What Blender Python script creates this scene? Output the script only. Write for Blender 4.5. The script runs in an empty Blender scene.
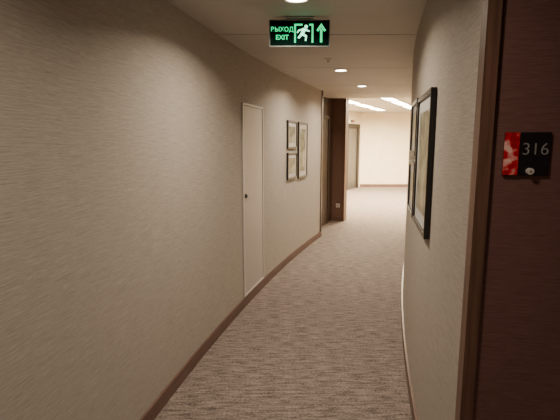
import bpy, bmesh, math, random
from mathutils import Matrix, Vector
random.seed(3)
scene = bpy.context.scene
H = 2.5      # corridor ceiling
HL = 2.68    # lobby ceiling
W = 1.55     # corridor width
EYE = 1.65

# ---------- curve of the corridor ----------
def xl(L): return -1.111 + 0.095*L + 0.019*L*L
def th(L): return math.atan(0.095 + 0.038*L)
def P(L, w):
    t = th(L)
    return (xl(L) + w*math.cos(t), L - w*math.sin(t))

# ---------- materials ----------
def newmat(name):
    m = bpy.data.materials.new(name); m.use_nodes = True
    nt = m.node_tree; b = nt.nodes['Principled BSDF']
    return m, nt, b
def simple(name, col, rough=0.5, metal=0.0, emis=None, es=0, spec=None):
    m, nt, b = newmat(name)
    b.inputs['Base Color'].default_value = (*col, 1)
    b.inputs['Roughness'].default_value = rough
    b.inputs['Metallic'].default_value = metal
    if spec is not None: b.inputs['Specular IOR Level'].default_value = spec
    n = nt.nodes.new('ShaderNodeTexNoise'); n.inputs['Scale'].default_value = 60
    bp = nt.nodes.new('ShaderNodeBump'); bp.inputs['Strength'].default_value = 0.03
    nt.links.new(n.outputs['Fac'], bp.inputs['Height']); nt.links.new(bp.outputs['Normal'], b.inputs['Normal'])
    if emis:
        b.inputs['Emission Color'].default_value = (*emis, 1)
        b.inputs['Emission Strength'].default_value = es
    return m
def streak(name, c1, c2, sx, sy, rough=0.8, bump=0.2, coord='UV', detail=4, lo=0.35, hi=0.65, sx2=None, sy2=None):
    m, nt, b = newmat(name)
    tc = nt.nodes.new('ShaderNodeTexCoord')
    def nz(ax, ay):
        mp = nt.nodes.new('ShaderNodeMapping'); mp.inputs['Scale'].default_value = (ax, ay, 1)
        nt.links.new(tc.outputs[coord], mp.inputs['Vector'])
        n = nt.nodes.new('ShaderNodeTexNoise'); n.inputs['Scale'].default_value = 1; n.inputs['Detail'].default_value = detail
        nt.links.new(mp.outputs['Vector'], n.inputs['Vector']); return n
    n = nz(sx, sy); fac = n.outputs['Fac']
    if sx2:
        n2 = nz(sx2, sy2)
        mx = nt.nodes.new('ShaderNodeMath'); mx.operation = 'ADD'
        nt.links.new(n.outputs['Fac'], mx.inputs[0]); nt.links.new(n2.outputs['Fac'], mx.inputs[1])
        md = nt.nodes.new('ShaderNodeMath'); md.operation = 'MULTIPLY'; md.inputs[1].default_value = 0.5
        nt.links.new(mx.outputs[0], md.inputs[0]); fac = md.outputs[0]
    r = nt.nodes.new('ShaderNodeValToRGB')
    r.color_ramp.elements[0].position = lo; r.color_ramp.elements[0].color = (*c1, 1)
    r.color_ramp.elements[1].position = hi; r.color_ramp.elements[1].color = (*c2, 1)
    nt.links.new(fac, r.inputs['Fac']); nt.links.new(r.outputs['Color'], b.inputs['Base Color'])
    bp = nt.nodes.new('ShaderNodeBump'); bp.inputs['Strength'].default_value = bump; bp.inputs['Distance'].default_value = 0.004
    nt.links.new(fac, bp.inputs['Height']); nt.links.new(bp.outputs['Normal'], b.inputs['Normal'])
    b.inputs['Roughness'].default_value = rough
    return m

M_wall = streak('grasscloth_wallpaper', (0.275,0.242,0.205), (0.440,0.397,0.345), 7, 190, 0.75, 0.08, sx2=26, sy2=480, lo=0.34, hi=0.64)
M_brown = streak('brown_wallcovering', (0.120,0.054,0.045), (0.185,0.092,0.08), 10, 200, 0.6, 0.12, sx2=30, sy2=420)
M_brown2 = streak('brown_wood_panel', (0.12,0.065,0.048), (0.18,0.105,0.08), 10, 160, 0.5, 0.1)
M_trim = streak('walnut_trim', (0.10,0.050,0.034), (0.16,0.085,0.058), 60, 3, 0.4, 0.05)
M_base = streak('walnut_baseboard', (0.10,0.056,0.043), (0.16,0.092,0.07), 3, 60, 0.4, 0.05)
M_door = streak('dark_walnut_door', (0.025,0.014,0.010), (0.05,0.028,0.02), 60, 3, 0.4, 0.05)
M_cream = streak('lobby_plaster', (0.76,0.66,0.49), (0.82,0.72,0.55), 3, 3, 0.8, 0.02)
M_ceil = streak('ceiling_paint', (0.47,0.447,0.415), (0.50,0.477,0.445), 2, 2, 0.7, 0.02)
M_gap = streak('ceiling_joint', (0.05,0.05,0.045), (0.06,0.06,0.055), 2, 2, 0.9, 0.02)
M_carpet = streak('loop_carpet', (0.065,0.050,0.043), (0.30,0.245,0.212), 8, 48, 0.95, 0.6, coord='Object', detail=6, lo=0.38, hi=0.64, sx2=60, sy2=110)
M_black = simple('black_frame', (0.012,0.012,0.012), 0.35)
M_mat = simple('white_mat_board', (0.50,0.49,0.46), 0.8)
M_white = simple('white_paint', (0.60,0.56,0.52), 0.45)
M_leaf = simple('service_door_paint', (0.47,0.425,0.38), 0.45)
M_steel = simple('brushed_steel', (0.62,0.60,0.56), 0.3, 1.0)
M_esteel = simple('elevator_steel', (0.15,0.145,0.135), 0.4, 0.7)
M_dsteel = simple('dark_steel', (0.04,0.034,0.030), 0.5, 0.5)
M_plate = simple('black_sign_plate', (0.012,0.011,0.012), 0.3)
M_grey = simple('grey_lettering', (0.26,0.245,0.245), 0.5)
M_knob = simple('satin_knob', (0.75,0.70,0.66), 0.35, 0.3)
M_exitbody = simple('exit_sign_body', (0.16,0.18,0.17), 0.4)
M_exitface = simple('exit_sign_face', (0.002,0.008,0.006), 0.6, spec=0.0)
M_green = simple('exit_green', (0.0,0.25,0.10), 0.5, emis=(0.0,1.0,0.30), es=1.3, spec=0.0)
M_pgreen = simple('exit_pale_green', (0.2,0.6,0.4), 0.5, emis=(0.35,1.0,0.62), es=2.6, spec=0.0)
M_lamp = simple('lamp_glow', (1,0.9,0.75), 0.5, emis=(1,0.84,0.66), es=30)
M_strip = simple('strip_glow', (1,0.95,0.85), 0.5, emis=(1,0.84,0.60), es=35)

def art(name, c1, c2, c3, sc):
    m, nt, b = newmat(name)
    tc = nt.nodes.new('ShaderNodeTexCoord')
    n = nt.nodes.new('ShaderNodeTexNoise'); n.inputs['Scale'].default_value = sc; n.inputs['Detail'].default_value = 6
    nt.links.new(tc.outputs['Object'], n.inputs['Vector'])
    r = nt.nodes.new('ShaderNodeValToRGB'); e = r.color_ramp.elements
    e[0].position = .4; e[0].color = (*c1,1); e[1].position = .62; e[1].color = (*c3,1)
    x = e.new(.5); x.color = (*c2,1)
    nt.links.new(n.outputs['Fac'], r.inputs['Fac']); nt.links.new(r.outputs['Color'], b.inputs['Base Color'])
    b.inputs['Roughness'].default_value = 0.3
    return m
M_art = art('botanical_print', (0.015,0.02,0.012), (0.06,0.08,0.045), (0.24,0.25,0.18), 9)
M_red = art('red_flower_print', (0.35,0.005,0.01), (0.60,0.01,0.02), (0.85,0.50,0.45), 34)

# ---------- mesh helpers ----------
def finish(name, bm, mats, mw=None, parent=None, uvscale=True):
    bmesh.ops.recalc_face_normals(bm, faces=bm.faces)
    me = bpy.data.meshes.new(name); bm.to_mesh(me); bm.free()
    for m in mats: me.materials.append(m)
    o = bpy.data.objects.new(name, me); scene.collection.objects.link(o)
    if mw is not None: o.matrix_world = mw
    if parent: 
        o.parent = parent
        o.matrix_parent_inverse = parent.matrix_world.inverted()
    return o

def prism_into(bm, pts, z0, z1, mi=0):
    uv = bm.loops.layers.uv.verify()
    n = len(pts)
    lo = [bm.verts.new((p[0], p[1], z0)) for p in pts]
    hi = [bm.verts.new((p[0], p[1], z1)) for p in pts]
    d = [0]
    for i in range(n):
        a, b = pts[i], pts[(i+1) % n]; d.append(d[-1] + math.hypot(b[0]-a[0], b[1]-a[1]))
    for i in range(n):
        j = (i+1) % n
        f = bm.faces.new((lo[i], lo[j], hi[j], hi[i])); f.material_index = mi
        for l, c in zip(f.loops, ((d[i], z0), (d[i+1], z0), (d[i+1], z1), (d[i], z1))): l[uv].uv = c
    for vs in (lo[::-1], hi):
        f = bm.faces.new(vs); f.material_index = mi
        for l in f.loops: l[uv].uv = (l.vert.co.x, l.vert.co.y)
def prism(name, pts, z0, z1, mat):
    bm = bmesh.new(); prism_into(bm, pts, z0, z1); return finish(name, bm, [mat])
def band_wall(name, L0, L1, w0, w1, z0, z1, mat):
    bm = bmesh.new(); uv = bm.loops.layers.uv.verify()
    n = max(1, int((L1-L0)/0.12)); rows = []; d = 0; prev = None
    for i in range(n+1):
        L = L0+(L1-L0)*i/n; a = P(L, w0); b = P(L, w1)
        if prev: d += math.hypot(a[0]-prev[0], a[1]-prev[1])
        prev = a
        rows.append((d, [bm.verts.new((a[0],a[1],z0)), bm.verts.new((a[0],a[1],z1)), bm.verts.new((b[0],b[1],z1)), bm.verts.new((b[0],b[1],z0))]))
    for (d0, r0), (d1, r1) in zip(rows, rows[1:]):
        for k in range(4):
            k2 = (k+1) % 4
            f = bm.faces.new((r0[k], r0[k2], r1[k2], r1[k]))
            vv = {0:(z0,z1),1:(z1,z1+abs(w1-w0)),2:(z1,z0),3:(z0,z0+abs(w1-w0))}[k]
            for l, c in zip(f.loops, ((d0,vv[0]),(d0,vv[1]),(d1,vv[1]),(d1,vv[0]))): l[uv].uv = c
    for d0, r in (rows[0], rows[-1]):
        f = bm.faces.new(r)
        for l, c in zip(f.loops, ((0,z0),(0,z1),(abs(w1-w0),z1),(abs(w1-w0),z0))): l[uv].uv = c
    return finish(name, bm, [mat])
def box_into(bm, x0, x1, y0, y1, z0, z1, mi=0, bev=0):
    uv = bm.loops.layers.uv.verify()
    r = bmesh.ops.create_cube(bm, size=1)
    vs = r['verts']
    for v in vs:
        v.co = Vector(((x0+x1)/2 + v.co.x*(x1-x0), (y0+y1)/2 + v.co.y*(y1-y0), (z0+z1)/2 + v.co.z*(z1-z0)))
    fs = set(f for v in vs for f in v.link_faces)
    if bev:
        es = list(set(e for v in vs for e in v.link_edges))
        rr = bmesh.ops.bevel(bm, geom=es, offset=bev, segments=2, affect='EDGES', profile=0.5)
        fs = set(f for f in fs if f.is_valid) | set(rr['faces'])
    for f in fs:
        f.material_index = mi
        f.normal_update(); nx, ny, nz_ = (abs(c) for c in f.normal)
        for l in f.loops:
            c = l.vert.co
            l[uv].uv = (c.x, c.y) if nz_ > max(nx, ny) else ((c.x, c.z) if ny > nx else (c.y, c.z))
def cyl_into(bm, c, r, h, axis='Z', mi=0, seg=24, r2=None):
    m = Matrix.Translation(c)
    if axis == 'Y': m = m @ Matrix.Rotation(math.pi/2, 4, 'X')
    if axis == 'X': m = m @ Matrix.Rotation(math.pi/2, 4, 'Y')
    rr = bmesh.ops.create_cone(bm, cap_ends=True, segments=seg, radius1=r, radius2=r if r2 is None else r2, depth=h, matrix=m)
    for f in set(f for v in rr['verts'] for f in v.link_faces): f.material_index = mi
def box(name, a, mat):
    bm = bmesh.new(); box_into(bm, *a); return finish(name, bm, [mat])

# local frames: y axis = outward from wall into the corridor, z up
def mframe(pos, out, z=0):
    y = Vector((out[0], out[1], 0)).normalized(); zz = Vector((0,0,1)); x = y.cross(zz)
    m = Matrix((( x.x, y.x, 0, pos[0]), (x.y, y.y, 0, pos[1]), (0,0,1,z), (0,0,0,1)))
    return m
def left_frame(L, z=0, w=0.0):
    t = th(L); return mframe(P(L, w), (math.cos(t), -math.sin(t)), z)
def right_frame(L, z=0, w=W):
    t = th(L); return mframe(P(L, w), (-math.cos(t), math.sin(t)), z)

# ---------- room shell ----------
LR0, LR1 = 0.25, 1.61      # right recess (room 316)
LL0, LL1 = 7.62, 9.1       # left recess
box('floor', (-3.2, 9.2, -3.2, 16.6, -0.1, 0.0), M_carpet)
band_wall('wall_left', -3, LL0, -0.12, 0, 0, H, M_wall)
band_wall('baseboard_left', -3, LL0-0.003, 0.0, 0.014, 0, 0.095, M_base)
band_wall('wall_right', LR1+0.03, 8.6, W, W+0.12, 0, H, M_wall)
band_wall('baseboard_right', LR1+0.05, 8.6, W-0.014, W, 0, 0.095, M_base)
band_wall('wall_right_near', -3, LR0, W, W+0.12, 0, H, M_wall)
band_wall('baseboard_right_near', -3, LR0, W-0.014, W, 0, 0.095, M_base)
band_wall('wall_back', -3.1, -3.0, -0.12, W+0.12, 0, H, M_wall)
band_wall('wall_recess_316', LR1, LR1+0.03, W+0.012, W+0.78, 0, H, M_brown)
band_wall('wall_recess_316_near', LR0-0.0, LR0+0.03, W+0.12, W+0.78, 0, H, M_brown)
band_wall('wall_recess_316_end', LR0, LR1+0.03, W+0.78, W+0.86, 0, H, M_brown)
band_wall('trim_1', LR1-0.014, LR1+0.05, W-0.014, W+0.026, 0, H, M_trim)
band_wall('trim_2', LR0-0.05, LR0+0.014, W-0.014, W+0.026, 0, H, M_trim)
D = 0.26
band_wall('trim_3', LL0-0.05, LL0+0.012, -0.03, 0.014, 0, H, M_door)
band_wall('wall_recess_left_near', LL0-0.03, LL0, -D-0.1, -0.12, 0, H, M_brown)
band_wall('wall_recess_left_end', LL0, LL1, -D-0.1, -D, 0, H, M_door)
band_wall('wall_recess_left_far', LL1, LL1+0.22, -D-0.1, 0.0, 0, HL, M_brown2)
band_wall('trim_4', LL1-0.014, LL1+0.03, -0.03, 0.014, 0, HL, M_trim)
band_wall('baseboard_recess', LL1-0.014, LL1, -D, -0.03, 0, 0.095, M_base)
# ceiling (panels with open joints under a slab)
bm = bmesh.new()
js = [-3.2,-1.6,0.0,1.2,2.35,3.7,5.3,6.9,8.0,8.9]
for a, b in zip(js, js[1:]): box_into(bm, -3.2, 9.2, a+0.008, b-0.008, H, H+0.015)
box_into(bm, -3.2, 9.2, -3.2, 8.89, H+0.015, 2.95, 1)
box_into(bm, -3.2, 9.2, 8.89, 8.9, H+0.0, 2.95, 0)
box_into(bm, -3.2, 9.2, 8.9, 16.6, HL, 2.95)
finish('ceiling', bm, [M_ceil, M_gap])
# lobby
E0, E1 = (-0.5, 10.8), (2.96, 16.3)
def off(p, q, d):
    v = Vector((q[0]-p[0], q[1]-p[1])).normalized(); n = Vector((v.y, -v.x))*d
    return [p, q, (q[0]+n.x, q[1]+n.y), (p[0]+n.x, p[1]+n.y)]
prism('wall_elevator', off(E0, E1, -0.15), 0, HL, M_cream)
prism('wall_lobby_far', [(2.9,16.3),(9.0,16.3),(9.0,16.45),(2.9,16.45)], 0, HL, M_cream)
prism('baseboard_lobby_far', [(2.97,16.285),(9.0,16.285),(9.0,16.3),(2.97,16.3)], 0, 0.10, M_base)
prism('wall_lobby_right', [(9.0,8.0),(9.15,8.0),(9.15,16.45),(9.0,16.45)], 0, HL, M_cream)
pr = P(8.6, W+0.12)
prism('wall_lobby_near', [(pr[0]-0.1,8.0),(9.15,8.0),(9.15,7.85),(pr[0]-0.1,7.85)], 0, H, M_cream)
pa = P(LL1+0.22, -D-0.05)
prism('wall_lobby_left', off((pa[0]+0.1, pa[1]), (-0.5,10.8), 0.12), 0, HL, M_cream)

# ---------- framed pictures ----------
def picture(mw, w, h, border=0.02, mat=0.07, name='framed_picture'):
    bm = bmesh.new(); d = 0.028
    box_into(bm, -w/2, w/2, 0.001, d, h/2-border, h/2, 0, 0.002)
    box_into(bm, -w/2, w/2, 0.001, d, -h/2, -h/2+border, 0, 0.002)
    box_into(bm, -w/2, -w/2+border, 0.001, d, -h/2+border, h/2-border, 0, 0.002)
    box_into(bm, w/2-border, w/2, 0.001, d, -h/2+border, h/2-border, 0, 0.002)
    box_into(bm, -w/2+border, w/2-border, 0.001, 0.016, -h/2+border, h/2-border, 1)
    mm = border+mat
    box_into(bm, -w/2+mm, w/2-mm, 0.016, 0.018, -h/2+mm, h/2-mm, 2)
    return finish(name, bm, [M_black, M_mat, M_art], mw)
picture(left_frame(6.02, 1.745), 0.43, 0.37, 0.026, mat=0.05)
picture(left_frame(6.02, 1.33), 0.43, 0.36, 0.026, mat=0.05)
picture(left_frame(6.53, 1.53), 0.46, 0.80, 0.026, mat=0.07)
picture(right_frame(2.82, 1.535), 0.62, 0.76, 0.026, mat=0.07)
picture(right_frame(3.48, 1.745), 0.50, 0.37, 0.026, mat=0.05)
picture(right_frame(3.48, 1.33), 0.50, 0.36, 0.026, mat=0.05)

# ---------- service door ----------
def service_door():
    bm = bmesh.new(); w, z0, z1, fr = 0.66, 0.10, 2.02, 0.022
    box_into(bm, -w/2, -w/2+fr, 0.001, 0.012, z0, z1, 0, 0.001)
    box_into(bm, w/2-fr, w/2, 0.001, 0.012, z0, z1, 0, 0.001)
    box_into(bm, -w/2+fr, w/2-fr, 0.001, 0.012, z1-fr, z1, 0, 0.001)
    box_into(bm, -w/2+fr, w/2-fr, 0.001, 0.012, z0, z0+fr, 0, 0.001)
    box_into(bm, -w/2+fr+0.005, w/2-fr-0.005, 0.001, 0.006, z0+fr+0.005, z1-fr-0.005, 1)
    cyl_into(bm, (w/2-0.07, 0.012, 1.12), 0.022, 0.010, 'Y', 2)
    box_into(bm, w/2-0.115, w/2-0.06, 0.026, 0.034, 1.11, 1.13, 2, 0.002)
    cyl_into(bm, (w/2-0.07, 0.022, 1.12), 0.007, 0.02, 'Y', 2)
    finish('door_1', bm, [M_white, M_leaf, M_dsteel], left_frame(4.575))
service_door()

# ---------- room doors ----------
def room_door(name, mw, w=0.86, h=2.1):
    bm = bmesh.new(); fr = 0.06
    box_into(bm, -w/2-fr, -w/2, 0.001, 0.03, 0, h+fr, 0, 0.003)
    box_into(bm, w/2, w/2+fr, 0.001, 0.03, 0, h+fr, 0, 0.003)
    box_into(bm, -w/2, w/2, 0.001, 0.03, h, h+fr, 0, 0.003)
    box_into(bm, -w/2+0.003, w/2-0.003, 0.001, 0.015, 0.006, h-0.003, 1)
    box_into(bm, w/2-0.10, w/2-0.05, 0.015, 0.022, 0.95, 1.18, 2, 0.003)
    cyl_into(bm, (w/2-0.075, 0.04, 1.0), 0.009, 0.05, 'Y', 2)
    box_into(bm, w/2-0.19, w/2-0.066, 0.055, 0.068, 0.992, 1.010, 2, 0.004)
    cyl_into(bm, (0, 0.016, 1.5), 0.01, 0.006, 'Y', 2)
    finish(name, bm, [M_door, M_door, M_steel], mw)
room_door('door_2', left_frame((LL0+LL1)/2, 0, -D+0.006))
room_door('door_3', right_frame((LR0+LR1)/2+0.0, 0, W+0.774))

# ---------- elevator ----------
ev = Vector((E1[0]-E0[0], E1[1]-E0[1])).normalized(); en = (ev.y, -ev.x)
tE = (15.60-E0[1])/(E1[1]-E0[1])
ec = (E0[0]+(E1[0]-E0[0])*tE, 15.60)
bm = bmesh.new()
w, h, fr = 0.84, 2.12, 0.15
box_into(bm, -w/2-fr, -w/2, 0.001, 0.06, 0, h+fr, 0, 0.004)
box_into(bm, w/2, w/2+fr, 0.001, 0.06, 0, h+fr, 0, 0.004)
box_into(bm, -w/2, w/2, 0.001, 0.06, h, h+fr, 0, 0.004)
box_into(bm, -w/2, -0.005, 0.001, 0.02, 0.01, h, 1)
box_into(bm, 0.005, w/2, 0.001, 0.02, 0.01, h, 1)
box_into(bm, -0.12, 0.12, 0.001, 0.03, h+fr+0.05, h+fr+0.13, 0, 0.003)
box_into(bm, -0.05, 0.05, 0.03, 0.032, h+fr+0.07, h+fr+0.11, 2)
box_into(bm, -w/2, w/2, 0.001, 0.06, 0, 0.01, 1)
finish('elevator_door', bm, [M_dsteel, M_esteel, M_red], mframe(ec, en))

# ---------- room number sign ----------
def text_mesh(body, size, name, mat, local, parent, extrude=0.001, bold=0.0):
    cu = bpy.data.curves.new(name+'_c', 'FONT'); cu.body = body; cu.size = size
    cu.align_x = 'CENTER'; cu.align_y = 'CENTER'; cu.extrude = extrude; cu.offset = bold
    to = bpy.data.objects.new(name+'_t', cu); scene.collection.objects.link(to)
    dg = bpy.context.evaluated_depsgraph_get()
    me = bpy.data.meshes.new_from_object(to.evaluated_get(dg)); me.name = name
    bpy.data.objects.remove(to); me.materials.clear(); me.materials.append(mat)
    for p in me.polygons: p.material_index = 0
    o = bpy.data.objects.new(name, me); scene.collection.objects.link(o)
    o.parent = parent; o.matrix_basis = local
    return o
t = th(LR1)
wa, wb = W+0.062, W+0.192
sc_ = P(LR1, (wa+wb)/2)
MS = mframe(sc_, (-math.sin(t), -math.cos(t)), 1.614)
sw, sh = wb-wa, 0.130
bm = bmesh.new()
s = 1 if MS[0][0] > 0 else -1
box_into(bm, -sw/2, sw/2, 0.001, 0.008, -sh/2, sh/2, 0, 0.001)
x0, x1 = sorted((-s*sw/2, -s*(sw/2-0.043)))
box_into(bm, x0+0.0005, x1, 0.0075, 0.0095, -sh/2+0.001, sh/2-0.001, 1)
cyl_into(bm, (s*0.012, 0.013, -sh/2+0.013), 0.010, 0.012, 'Y', 2)
cyl_into(bm, (s*0.012, 0.0195, -sh/2+0.013), 0.004, 0.002, 'Y', 3)
sign = finish('room_number_sign', bm, [M_plate, M_red, M_knob, M_grey], MS)
txt_rot = Matrix.Rotation(math.pi, 4, 'Z') @ Matrix.Rotation(math.pi/2, 4, 'X')  # faces +y
text_mesh('316', 0.052, 'room_number', M_grey, Matrix.Translation((s*0.024, 0.009, 0.013)) @ txt_rot, sign, bold=-0.0007)

# ---------- exit sign ----------
EX = (0.135, 3.2); ez0, ez1 = 2.305, 2.475
ME = mframe(EX, (0, -1), (ez0+ez1)/2)
bm = bmesh.new(); ew, eh = 0.42, 0.180
box_into(bm, -ew/2, ew/2, -0.02, 0.015, -eh/2, eh/2, 0, 0.004)
box_into(bm, -ew/2+0.007, ew/2-0.007, 0.015, 0.0165, -eh/2+0.008, eh/2-0.008, 1)
zc = H-(ez0+ez1)/2
box_into(bm, -0.10, 0.10, -0.03, 0.03, zc-0.012, zc, 3, 0.003)
box_into(bm, -0.06, 0.06, -0.012, 0.008, eh/2-0.002, zc-0.008, 3)
ex = finish('exit_sign', bm, [M_exitbody, M_exitface, M_green, M_white], ME)
sx = 1 if ME[0][0] > 0 else -1
def poly_part(name, polys, mat):
    bm = bmesh.new()
    for pl in polys:
        lo = [bm.verts.new((sx*p[0], 0.0165, p[1])) for p in pl]; hi = [bm.verts.new((sx*p[0], 0.0172, p[1])) for p in pl]
        n = len(pl)
        bm.faces.new(lo); bm.faces.new(hi)
        for i in range(n): bm.faces.new((lo[i], lo[(i+1)%n], hi[(i+1)%n], hi[i]))
    bmesh.ops.recalc_face_normals(bm, faces=bm.faces)
    me = bpy.data.meshes.new(name); bm.to_mesh(me); bm.free(); me.materials.append(mat)
    o = bpy.data.objects.new(name, me); scene.collection.objects.link(o); o.parent = ex
    return o
def rect(a, b, c, d): return [(a,c),(b,c),(b,d),(a,d)]
def limb(p, q, r): 
    v = Vector((q[0]-p[0], q[1]-p[1])).normalized()*r; n = (-v.y, v.x)
    return [(p[0]+n[0],p[1]+n[1]),(p[0]-n[0],p[1]-n[1]),(q[0]-n[0]*.8,q[1]-n[1]*.8),(q[0]+n[0]*.8,q[1]+n[1]*.8)]
text_mesh('ВЫХОД', 0.042, 'exit_text_top', M_green, Matrix.Translation((sx*-0.120, 0.0168, 0.024)) @ txt_rot, ex, 0.0003, 0.0006)
text_mesh('EXIT', 0.044, 'exit_text_bottom', M_green, Matrix.Translation((sx*-0.120, 0.0168, -0.028)) @ txt_rot, ex, 0.0003, 0.0008)
hd = [(0.045+0.012*math.cos(a*math.pi/6), 0.043+0.012*math.sin(a*math.pi/6)) for a in range(12)]
poly_part('doorway_pictogram', [rect(-0.025,0.02,0.050,0.062), rect(-0.037,-0.025,-0.062,0.062), rect(0.083,0.095,-0.062,0.062), rect(0.066,0.083,0.050,0.062)], M_green)
poly_part('running_figure', [hd, limb((0.035,0.030),(0.015,-0.008),0.013), limb((0.036,0.026),(0.068,0.012),0.006),
    limb((0.030,0.026),(-0.004,0.020),0.006), limb((-0.004,0.022),(-0.016,0.002),0.005), limb((0.016,-0.004),(0.046,-0.020),0.008),
    limb((0.046,-0.016),(0.042,-0.050),0.006), limb((0.014,-0.006),(-0.008,-0.032),0.008)], M_pgreen)
poly_part('up_arrow', [rect(0.141,0.157,-0.060,0.028), [(0.149,0.066),(0.116,0.020),(0.128,0.010),(0.149,0.038)], [(0.149,0.066),(0.149,0.038),(0.170,0.010),(0.182,0.020)]], M_green)

# ---------- lights ----------
def add_light(name, loc, power, size, col, spread=150, parent=None, shape='DISK', sy=None, rot=0):
    l = bpy.data.lights.new(name, 'AREA'); l.shape = shape; l.size = size
    if sy: l.size_y = sy
    l.energy = power; l.color = col; l.spread = math.radians(spread)
    o = bpy.data.objects.new(name, l); scene.collection.objects.link(o)
    o.location = loc; o.rotation_euler = (0,0,rot)
    if parent: 
        o.parent = parent; o.matrix_parent_inverse = parent.matrix_world.inverted()
    return o
def downlight(x, y, power, z=H, r=0.065):
    bm = bmesh.new()
    prof = [(r+0.022, 0.0), (r+0.020, -0.006), (r+0.004, -0.008), (r, -0.003)]
    seg = 32; rings = []
    for rr, zz in prof: rings.append([bm.verts.new((rr*math.cos(2*math.pi*i/seg), rr*math.sin(2*math.pi*i/seg), zz)) for i in range(seg)])
    for a, b in zip(rings, rings[1:]):
        for i in range(seg): bm.faces.new((a[i], a[(i+1)%seg], b[(i+1)%seg], b[i]))
    f = bm.faces.new(rings[-1]); f.material_index = 1
    o = finish('ceiling_downlight', bm, [M_white, M_lamp], Matrix.Translation((x, y, z)))
    bpy.context.view_layer.update()
    add_light('downlight_lamp', (x, y, z-0.012), power, r*2, (1,0.84,0.67), 150, o)
CP = 27
downlight(0.10, 2.79, CP)
downlight(0.73, 5.47, CP*1.1)
downlight(1.26, 6.98, CP*1.1)
downlight(-0.1, 0.9, CP*0.4)
downlight(-0.2, -1.2, CP*0.5)
# sprinkler
bm = bmesh.new()
cyl_into(bm, (0,0,-0.004), 0.035, 0.008); cyl_into(bm, (0,0,-0.02), 0.008, 0.03); cyl_into(bm, (0,0,-0.036), 0.018, 0.003)
finish('fire_sprinkler', bm, [M_white], Matrix.Translation((0.50, 4.75, H)))
# lobby strips
ang = math.atan2(3.15, 1.59)
def strip(x, y, ln, power):
    bm = bmesh.new()
    box_into(bm, -ln/2-0.02, ln/2+0.02, -0.14, 0.14, -0.012, 0, 0)
    box_into(bm, -ln/2, ln/2, -0.12, 0.12, -0.015, -0.012, 1)
    o = finish('ceiling_strip_light', bm, [M_white, M_strip], Matrix.Translation((x, y, HL)) @ Matrix.Rotation(ang, 4, 'Z'))
    bpy.context.view_layer.update()
    add_light('strip_lamp', (x, y, HL-0.025), power, ln, (1,0.80,0.53), 170, o, 'RECTANGLE', 0.2, ang)
for k in range(3):
    f = 0.15+0.34*k
    strip(2.3+1.9*f, 10.2+3.9*f, 1.15, 220)
    strip(1.5+1.9*f, 11.0+3.9*f, 1.15, 220)
    strip(4.6+1.9*f, 10.2+3.9*f, 1.15, 190)
# wall socket on the far jamb
t = th(LL1); pj = P(LL1, -0.12)
bm = bmesh.new()
box_into(bm, -0.04, 0.04, 0.0, 0.01, -0.04, 0.04, 0, 0.003); cyl_into(bm, (0,0.011,0), 0.022, 0.003, 'Y', 1)
finish('wall_socket', bm, [M_white, M_grey], mframe(pj, (-math.sin(t), -math.cos(t)), 0.33))

# world
wd = bpy.data.worlds.new('World'); scene.world = wd; wd.use_nodes = True
wd.node_tree.nodes['Background'].inputs[0].default_value = (0.02,0.018,0.015,1)

# ---------- camera ----------
cam = bpy.data.cameras.new('camera'); co = bpy.data.objects.new('camera', cam); scene.collection.objects.link(co)
cam.sensor_width = 36; cam.lens = 36*440/560; cam.clip_start = 0.02
co.location = (0, 0, EYE); co.rotation_euler = (math.radians(90-8.8), 0, 0)
scene.camera = co
